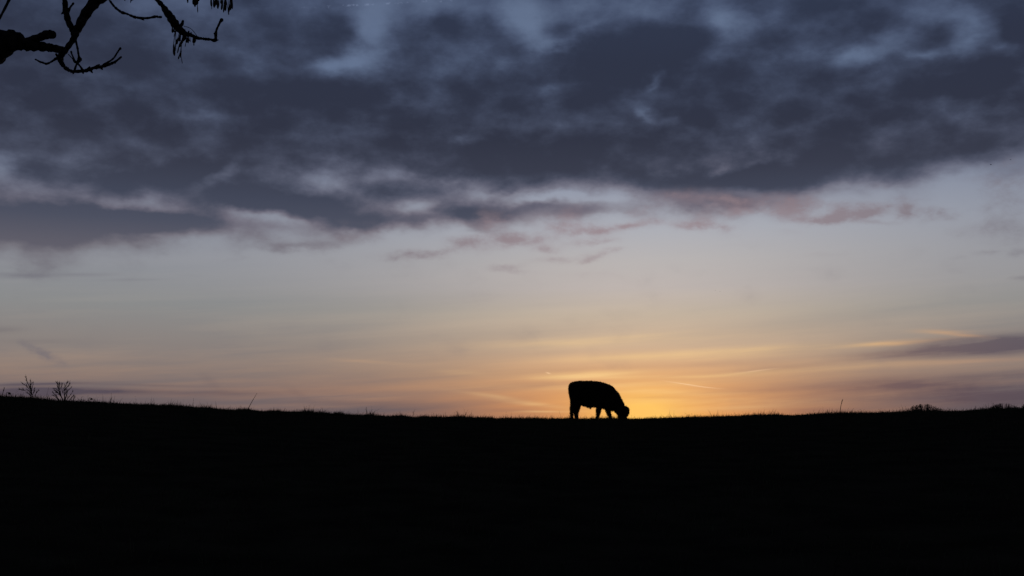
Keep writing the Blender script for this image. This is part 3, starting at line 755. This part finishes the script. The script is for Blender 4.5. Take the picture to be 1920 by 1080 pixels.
bunch(br2, (343, 64), c2([(1008, 675, 990, 760, 3.8), (990, 720, 966, 800, 3.0), (1000, 730, 1022, 860, 1.4), (998, 740, 1000, 780, 2.4)]), 4.09)
bunch(br2, (346, 64), c2([(1045, 470, 1030, 560, 6.5), (1030, 500, 1012, 590, 5.0), (1062, 470, 1055, 540, 5.0), (1020, 540, 1000, 600, 4.), (1075, 480, 1060, 520, 4.)]), 4.10)
bunch(br2, (353, 66), c2([(1100, 490, 1098, 585, 3.6), (1088, 500, 1072, 580, 3.6), (1075, 550, 1058, 635, 1.4), (1110, 500, 1118, 560, 1.6), (1125, 500, 1130, 570, 1.4)]), 4.12)
bunch(br2, (364, 68), c2([(1175, 500, 1178, 620, 3.8), (1185, 505, 1190, 580, 3.6), (1165, 505, 1165, 580, 2.8), (1195, 505, 1205, 560, 2.4)]), 4.1)
bunch(br3, (352, -38), c2([(1095, -70, 1094, 42, 3.0), (1085, -60, 1088, 20, 3.0)]), 4.15)
bunch(br3, (370, -30), c2([(1170, -60, 1172, 65, 4.5), (1190, -50, 1192, 95, 4.2), (1205, -40, 1212, 70, 4.4), (1222, 20, 1230, 172, 1.8), (1225, -60, 1228, 60, 3.4), (1240, -60, 1246, 15, 2.8)]), 4.15)
bunch(br3, (392, -22), c2([(1405, -60, 1415, 90, 3.8), (1420, -20, 1418, 130, 1.4), (1440, -30, 1452, 105, 4.2), (1465, -50, 1462, 90, 3.8), (1495, -30, 1502, 122, 3.8), (1480, -60, 1482, 70, 3.6), (1515, -30, 1512, 100, 2.6)]), 4.15)
bunch(br3, (416, -14), c2([(1540, -40, 1552, 60, 3.8), (1570, -20, 1550, 135, 4.2), (1590, 10, 1578, 170, 4.4), (1612, -20, 1602, 150, 4.0), (1600, -50, 1610, 80, 5.0), (1630, 60, 1650, 205, 2.2), (1650, 20, 1655, 160, 3.6), (1680, -30, 1670, 140, 4.0), (1692, -40, 1695, 125, 3.4), (1560, -40, 1535, 40, 3), (1665, -40, 1680, 60, 4.)]), 4.15)
bunch(br2, (262, -45), c2([(245, -60, 246, 12, 2.2), (330, -60, 322, 42, 2.2), (345, -40, 330, 20, 2.), (360, -40, 350, 8, 2.4)]), 4.1)

# ---------------------------------------------------------------- bare shrubs on the ridge, left
def shrub(base_px, dist, lines, label, twigs, group):
    gp = on_ground(base_px, dist)
    root = empty('bare_shrub', gp, label, 'shrub', group)
    depth = gp.y * math.cos(PITCH) + (gp.z - EYE.z) * math.sin(PITCH)
    S = Build(); T = Build(); mp = depth / F
    for j, (ln_, r0) in enumerate(lines):
        dd = random.uniform(-.25, .25)
        s = catmull([(x, y, r0 * (1 - .75 * i / (len(ln_) - 1)), dd * i / (len(ln_) - 1)) for i, (x, y) in enumerate(ln_)], 4)
        P = [at(q[0], q[1], depth + q[3]) for q in s]
        S.tube(P, [max(q[2], .22) * 1.35 * mp for q in s], 6)
        for k in range(twigs * 2):
            i = random.randint(len(s) // 5, len(s) - 2)
            q = s[i]; pr = s[max(i - 1, 0)]
            dx_, dy_ = q[0] - pr[0], q[1] - pr[1]; l = math.hypot(dx_, dy_) + 1e-6
            a = math.atan2(-dy_, dx_) + random.choice((-1, 1)) * random.uniform(.15, .65)
            L_ = random.uniform(2.0, 6.0)
            e = (q[0] + math.cos(a) * L_, q[1] - math.sin(a) * L_ - random.uniform(0, 1))
            de = q[3] + random.uniform(-.15, .15)
            T.tube([at(q[0], q[1], depth + q[3]), at((q[0] + e[0]) / 2 + .2, (q[1] + e[1]) / 2, depth + q[3]), at(*e, depth + de)], [.34 * mp, .28 * mp, .12 * mp], 4)
    S.make('stems', MAT_TWIG, root); tw_ = T.make('twigs', MAT_TWIG, root); tw_['kind'] = 'stuff'
    return root
def c3(l): return [(30 + x / 16, 700 + y / 16) for x, y in l]
sh1 = [(c3([(480, 830), (450, 690), (450, 600), (462, 520), (480, 440), (505, 360), (518, 270)]), 1.0), (c3([(455, 620), (440, 520), (400, 400), (350, 290), (318, 200), (295, 130), (262, 85)]), .75),
       (c3([(455, 620), (400, 540), (340, 492), (260, 510), (180, 425)]), .55), (c3([(450, 700), (390, 620), (320, 560)]), .5), (c3([(505, 820), (500, 700), (470, 600), (455, 540)]), .8),
       (c3([(400, 480), (320, 390), (240, 330), (175, 310)]), .45), (c3([(555, 800), (580, 660), (620, 570), (680, 500)]), .5), (c3([(500, 640), (540, 540), (560, 440)]), .4),
       (c3([(440, 480), (435, 340), (415, 190)]), .45), (c3([(260, 505), (170, 490), (110, 478)]), .3), (c3([(470, 500), (440, 380), (470, 300)]), .4)]
shrub(59.5, 44, sh1, 'spindly bare shrub with one tall leaning stem, left of the rounder shrub', 7, None)
sh2 = [(c3([(1420, 860), (1380, 740), (1310, 610), (1290, 540), (1190, 460), (1110, 440)]), .9), (c3([(1440, 860), (1460, 740), (1445, 600), (1440, 480), (1450, 330)]), 1.0),
       (c3([(1350, 690), (1310, 490), (1265, 380), (1212, 250)]), .75), (c3([(1330, 480), (1310, 370), (1290, 270)]), .5), (c3([(1400, 600), (1370, 430), (1385, 290)]), .5),
       (c3([(1330, 860), (1250, 740), (1165, 635), (1075, 560)]), .6), (c3([(1460, 850), (1520, 640), (1560, 520), (1660, 430)]), .7), (c3([(1450, 520), (1510, 440), (1575, 370), (1625, 290)]), .65),
       (c3([(1470, 420), (1510, 330), (1552, 250)]), .5), (c3([(1500, 850), (1560, 740), (1640, 640), (1710, 530)]), .55), (c3([(1580, 850), (1650, 760), (1735, 640)]), .5),
       (c3([(1310, 640), (1230, 560), (1150, 500)]), .5), (c3([(1360, 720), (1270, 600), (1180, 560)]), .4), (c3([(1450, 660), (1500, 560), (1490, 440)]), .5), (c3([(1300, 840), (1190, 700), (1100, 660)]), .4),
       (c3([(1700, 850), (1735, 770), (1745, 690)]), .5), (c3([(1300, 560), (1250, 430), (1260, 350)]), .4)]
shrub(119, 44, sh2, 'rounded bare shrub with many fanning stems, right of the spindly shrub', 8, None)

# ---------------------------------------------------------------- leafless trees showing over the ridge, right
def bare_tree(px, top_py, half_w_px, dist, label, seed):
    rnd = random.Random(seed)
    top = at_range(px, top_py, dist); base = Vector((top.x, top.y, hz(top.x, top.y)))
    root = empty('bare_tree', base, label, 'tree', 'leafless trees beyond the right end of the ridge')
    H = top.z - base.z; W = half_w_px * dist / F
    T = Build()
    s = catmull([(0, 0, -.2, .34), (0.1, 0, H * .12, .27), (-.05, .05, H * .25, .22), (0, 0, H * .45, .14), (.05, 0, H * .7, .07)], 4)
    T.tube([Vector(q[:3]) + base for q in s], [q[3] for q in s], 10, .05)
    Cr = Build()
    cz = H * .50
    def surf(th, ph):     # dome-shaped outline with uneven radius
        rr = 1 - 0.05 * rnd.random()
        return Vector((W * rr * math.cos(ph) * math.cos(th), W * rr * math.cos(ph) * math.sin(th), cz + (H - cz) * rr * math.sin(ph)))
    for i in range(50):
        th = i * 2.399 + rnd.uniform(-.2, .2); ph = math.asin(rnd.uniform(.45, .99) if i % 3 else rnd.uniform(-.1, .5))
        tgt = surf(th, ph); st0 = Vector((0, 0, H * rnd.uniform(.2, .42)))
        mid = st0.lerp(tgt, .5) + Vector((0, 0, H * .05)) + Vector([rnd.uniform(-.3, .3) for _ in range(3)])
        path = catmull([(*st0, .14), (*mid, .10), (*tgt, .04)], 5)
        Cr.tube([Vector(q[:3]) + base for q in path], [q[3] for q in path], 5)
        for j in range(9):
            k = rnd.randint(3, len(path) - 2); p = Vector(path[k][:3])
            t2 = surf(th + rnd.uniform(-.45, .45), min(1.45, ph + rnd.uniform(-.3, .35)))
            p2 = p.lerp(t2, .55) + Vector([rnd.uniform(-.25, .25) for _ in range(3)])
            Cr.tube([p + base, p2 + base, t2 + base], [.07, .05, .025], 4)
            for m in range(7):
                f = rnd.uniform(.2, 1.0); a = p.lerp(p2, f * 2) if f < .5 else p2.lerp(t2, f * 2 - 1)
                d = (t2 - Vector((0, 0, cz * .8))).normalized() + Vector([rnd.uniform(-.6, .6) for _ in range(3)])
                e = a + d.normalized() * rnd.uniform(.4, 1.0) * W * .10
                q = Vector((e.x / W, e.y / W, (e.z - cz) / (H - cz)))
                if q.length > 1: q *= rnd.uniform(.94, 1.0) / q.length; e = Vector((q.x * W, q.y * W, cz + q.z * (H - cz)))
                Cr.tube([a + base, e + base], [.024, .013], 3, cap=False)
    T.make('trunk', MAT_TWIG, root); Cr.make('crown', MAT_TWIG, root)
    return root
bare_tree(1733, 756.5, 52, 300, 'domed bare tree peeping over the ridge, standing alone', 3)
bare_tree(1882, 755, 42, 320, 'bare tree with a domed crown peeping over the ridge, left of the two lower crowns', 5)
bare_tree(1909, 762, 20, 330, 'smallest bare crown, between the domed tree and the right edge', 8)
bare_tree(1928, 753, 20, 310, 'bare tree cut by the right edge of the picture', 12)

# ---------------------------------------------------------------- tall weeds standing above the grass
def stalk(x0, y0, x1, y1, wpx, label, kind, bend=0.0, dist=37.0):
    g = on_ground(x0, dist); dep = g.y * math.cos(PITCH) + (g.z - EYE.z) * math.sin(PITCH); mp = dep / F
    root = empty('weed_stalk', g, label, 'weed', 'dead weed stalks standing out of the ridge grass')
    tip = at(x1, y1, dep); m = (g + tip) / 2 + Vector((bend * mp, 0, 0))
    B = Build(); s = catmull([(*(g - Vector((0, 0, .03))), wpx * mp * .5), (*m, wpx * mp * .45), (*tip, wpx * mp * .2)], 5)
    B.tube([tuple(q[:3]) for q in s], [q[3] for q in s], 6)
    B.make('stem', MAT_STALK, root)
    if kind == 'head':
        H = Build()
        for k in range(9):
            f = k / 8; p = m.lerp(tip, .35 + .65 * f)
            d = ((tip - m).normalized() + Vector((random.uniform(-.5, .5), random.uniform(-.5, .5), 0))).normalized()
            H.tube([p, p + d * .035, p + d * .06], [.004, .006 * wpx, .001], 5)
        H.make('seed_head', MAT_STALK, root)
    elif kind == 'branch':
        H = Build()
        for k in range(5):
            f = .3 + .14 * k; p = g.lerp(tip, f)
            d = ((tip - g).normalized() + Vector((random.choice((-1, 1)) * random.uniform(.3, .7), random.uniform(-.4, .4), 0))).normalized()
            H.tube([p, p + d * random.uniform(.05, .10)], [.004, .0015], 4)
        H.make('side_shoots', MAT_STALK, root)
    return root
stalk(3, 748, 8, 729, 1.5, 'thick curved dead stalk near the left edge of the ridge', 'head', -1.5)
stalk(83, 750, 92, 724, .5, 'thin slanting stalk between the two bare shrubs', 'plain')
stalk(96, 752, 88, 738, .4, 'short faint stalk close against the left side of the rounder shrub', 'plain')
stalk(163, 757, 165, 741, .4, 'thin stalk just left of the second drooping seed head', 'plain')
stalk(192.5, 759, 192.5, 739, .6, 'thin upright stalk between the drooping seed head and the branched weed', 'plain')
stalk(203, 760, 209, 746, 1.3, 'dark branched weed, leftmost stem of its clump', 'branch')
stalk(208, 761, 208.5, 737, .6, 'tallest upright stem of the weed clump right of the drooping seed head', 'plain')
stalk(210, 761, 216, 742, .6, 'slanting stem on the right of the weed clump beside the drooping seed head', 'plain')
stalk(289, 766, 288, 746, .6, 'thin stalk with a tiny knob left of the long slanting stalk', 'plain')
stalk(361, 770, 363, 746, .5, 'fine upright stalk on the slope, second left of the long slanting stalk', 'plain')
stalk(427, 774, 433, 760, .6, 'short slanting stalk just left of the long slanting stalk', 'plain')
stalk(461, 775, 482, 737, 1.1, 'longest dead stalk, slanting steeply right on the left slope', 'plain')
stalk(589, 781, 592, 770, .5, 'very short stalk left of the stubby leaning stalk', 'plain')
stalk(606, 782, 603.5, 764, .9, 'stubby dark stalk leaning left on the slope', 'plain')
stalk(671, 784, 671, 767, .5, 'short upright stalk, left of a forked one', 'plain')
stalk(688, 785, 687, 763, .6, 'forked stalk midway along the left slope', 'branch')
stalk(774, 788, 776, 771, .6, 'wispy branched stalk on the flat part of the ridge', 'branch')
stalk(834, 789, 836, 772, .6, 'upright stalk left of a left-leaning one, before the cow', 'plain')
stalk(861, 790, 856, 771, .7, 'left leaning stalk behind the cow, nearest its hind end', 'branch')
stalk(1575, 783, 1579, 751, 1.3, 'tall lone dead stalk standing on the right slope', 'head', -1.0)
stalk(1653, 780, 1654, 768, .5, 'short thin stalk left of the domed bare tree', 'plain')
stalk(1857, 777, 1857, 763, .8, 'short stalk between the domed trees, close to the right one', 'plain')

def droop(x0, ytop, x1, yhead, s, label, ybase):
    g = on_ground(x0, 37.2); dep = g.y * math.cos(PITCH) + (g.z - EYE.z) * math.sin(PITCH); mp = dep / F
    root = empty('drooping_seed_head', g, label, 'weed', 'weeds with a drooping seed head')
    B = Build()
    pts = [(*(g - Vector((0, 0, .02))), .6 * mp), (*at(x0, (ytop + ybase) / 2, dep), .55 * mp), (*at(x0, ytop + 1.2, dep), .5 * mp), (*at(x0 + .7, ytop, dep), .5 * mp), (*at((x0 + x1) / 2, ytop - .2, dep), .45 * mp), (*at(x1 - .6, ytop + .2, dep), .45 * mp), (*at(x1, ytop + 1.0, dep), .45 * mp)]
    q_ = catmull(pts, 4); B.tube([tuple(q[:3]) for q in q_], [q[3] for q in q_], 6)
    B.make('stem', MAT_STALK, root)
    H = Build(); top = at(x1, ytop, dep); bot = at(x1 + .2, yhead, dep)
    H.tube([top, top.lerp(bot, .3), top.lerp(bot, .7), bot], [.8 * mp, 2.0 * mp * s, 3.0 * mp * s, 2.4 * mp * s], 9, .12)
    for k in range(12):
        a = k / 12 * 2 * math.pi; d = Vector((math.cos(a), math.sin(a), -.5)).normalized()
        p = top.lerp(bot, .75)
        H.tube([p, p + d * 2.9 * mp * s], [.7 * mp, .12 * mp], 4)
    H.make('seed_head', MAT_STALK, root)
droop(12.5, 735.8, 17.5, 739.2, 1.0, 'larger drooping seed head on a crooked stem near the left edge', 745)
droop(166.5, 746.3, 171.3, 749.3, .85, 'smaller drooping seed head on a crooked stem right of the rounder shrub', 754)

# ---------------------------------------------------------------- birds far off
def bird(px, py, dist, span, label, yaw, lift, group):
    p = at_range(px, py, dist)
    root = empty('bird', p, label, 'bird', group)
    root.rotation_euler = (0, 0, yaw)
    def part(name, b):
        m = bpy.data.meshes.new(name); m.from_pydata(b.v, [], b.f); m.materials.append(MAT_BIRD); m.update()
        o = bpy.data.objects.new(name, m); o.parent = root; C.objects.link(o)
    b = Build(); b.tube([(0, -span * .24, 0), (0, -span * .1, 0), (0, span * .08, .0), (0, span * .2, .01), (0, span * .27, .01)], [.004, span * .05, span * .075, span * .045, .005], 8); part('body', b)
    b = Build(); b.f.append((0, 1, 2, 3)); b.v += [(-.03 * span, -span * .2, 0), (.03 * span, -span * .2, 0), (.07 * span, -span * .36, .003), (-.07 * span, -span * .36, -.003)]; part('tail', b)
    for s in (-1, 1):
        b = Build()
        pr = [(0, .09, .0, .012), (.18, .085, lift * .6, .010), (.34, .065, lift, .006), (.5, .01, lift * .85, .002)]
        for (x, c, z, t) in pr:
            b.v += [(s * x * span, (c + .02) * span, z * span + t * span), (s * x * span, (-c - .03) * span, z * span), (s * x * span, (c + .02) * span, z * span - t * span)]
        for i in range(3):
            for k in range(3):
                k2 = (k + 1) % 3; b.f.append((i * 3 + k, i * 3 + k2, i * 3 + 3 + k2, i * 3 + 3 + k))
        part('wing', b)
bird(1858, 309, 170, .42, 'lower and left one of the two dark birds high at the right edge', .6, .22, 'birds crossing the sky')
bird(1895, 299.5, 175, .40, 'upper and right one of the two dark birds high at the right edge', .4, .12, 'birds crossing the sky')
bird(1341, 544.6, 420, .5, 'left one of two distant specks of birds right of the cow, high above it', 1.2, .15, 'birds crossing the sky')
bird(1349.8, 546.5, 420, .45, 'right one of two distant specks of birds right of the cow, high above it', 1.0, .2, 'birds crossing the sky')

scene.cycles.use_denoising = True
scene.cycles.use_adaptive_sampling = True
scene.cycles.adaptive_threshold = 0.01
scene.cycles.adaptive_min_samples = 16
scene.cycles.max_bounces = 3
scene.cycles.diffuse_bounces = 2
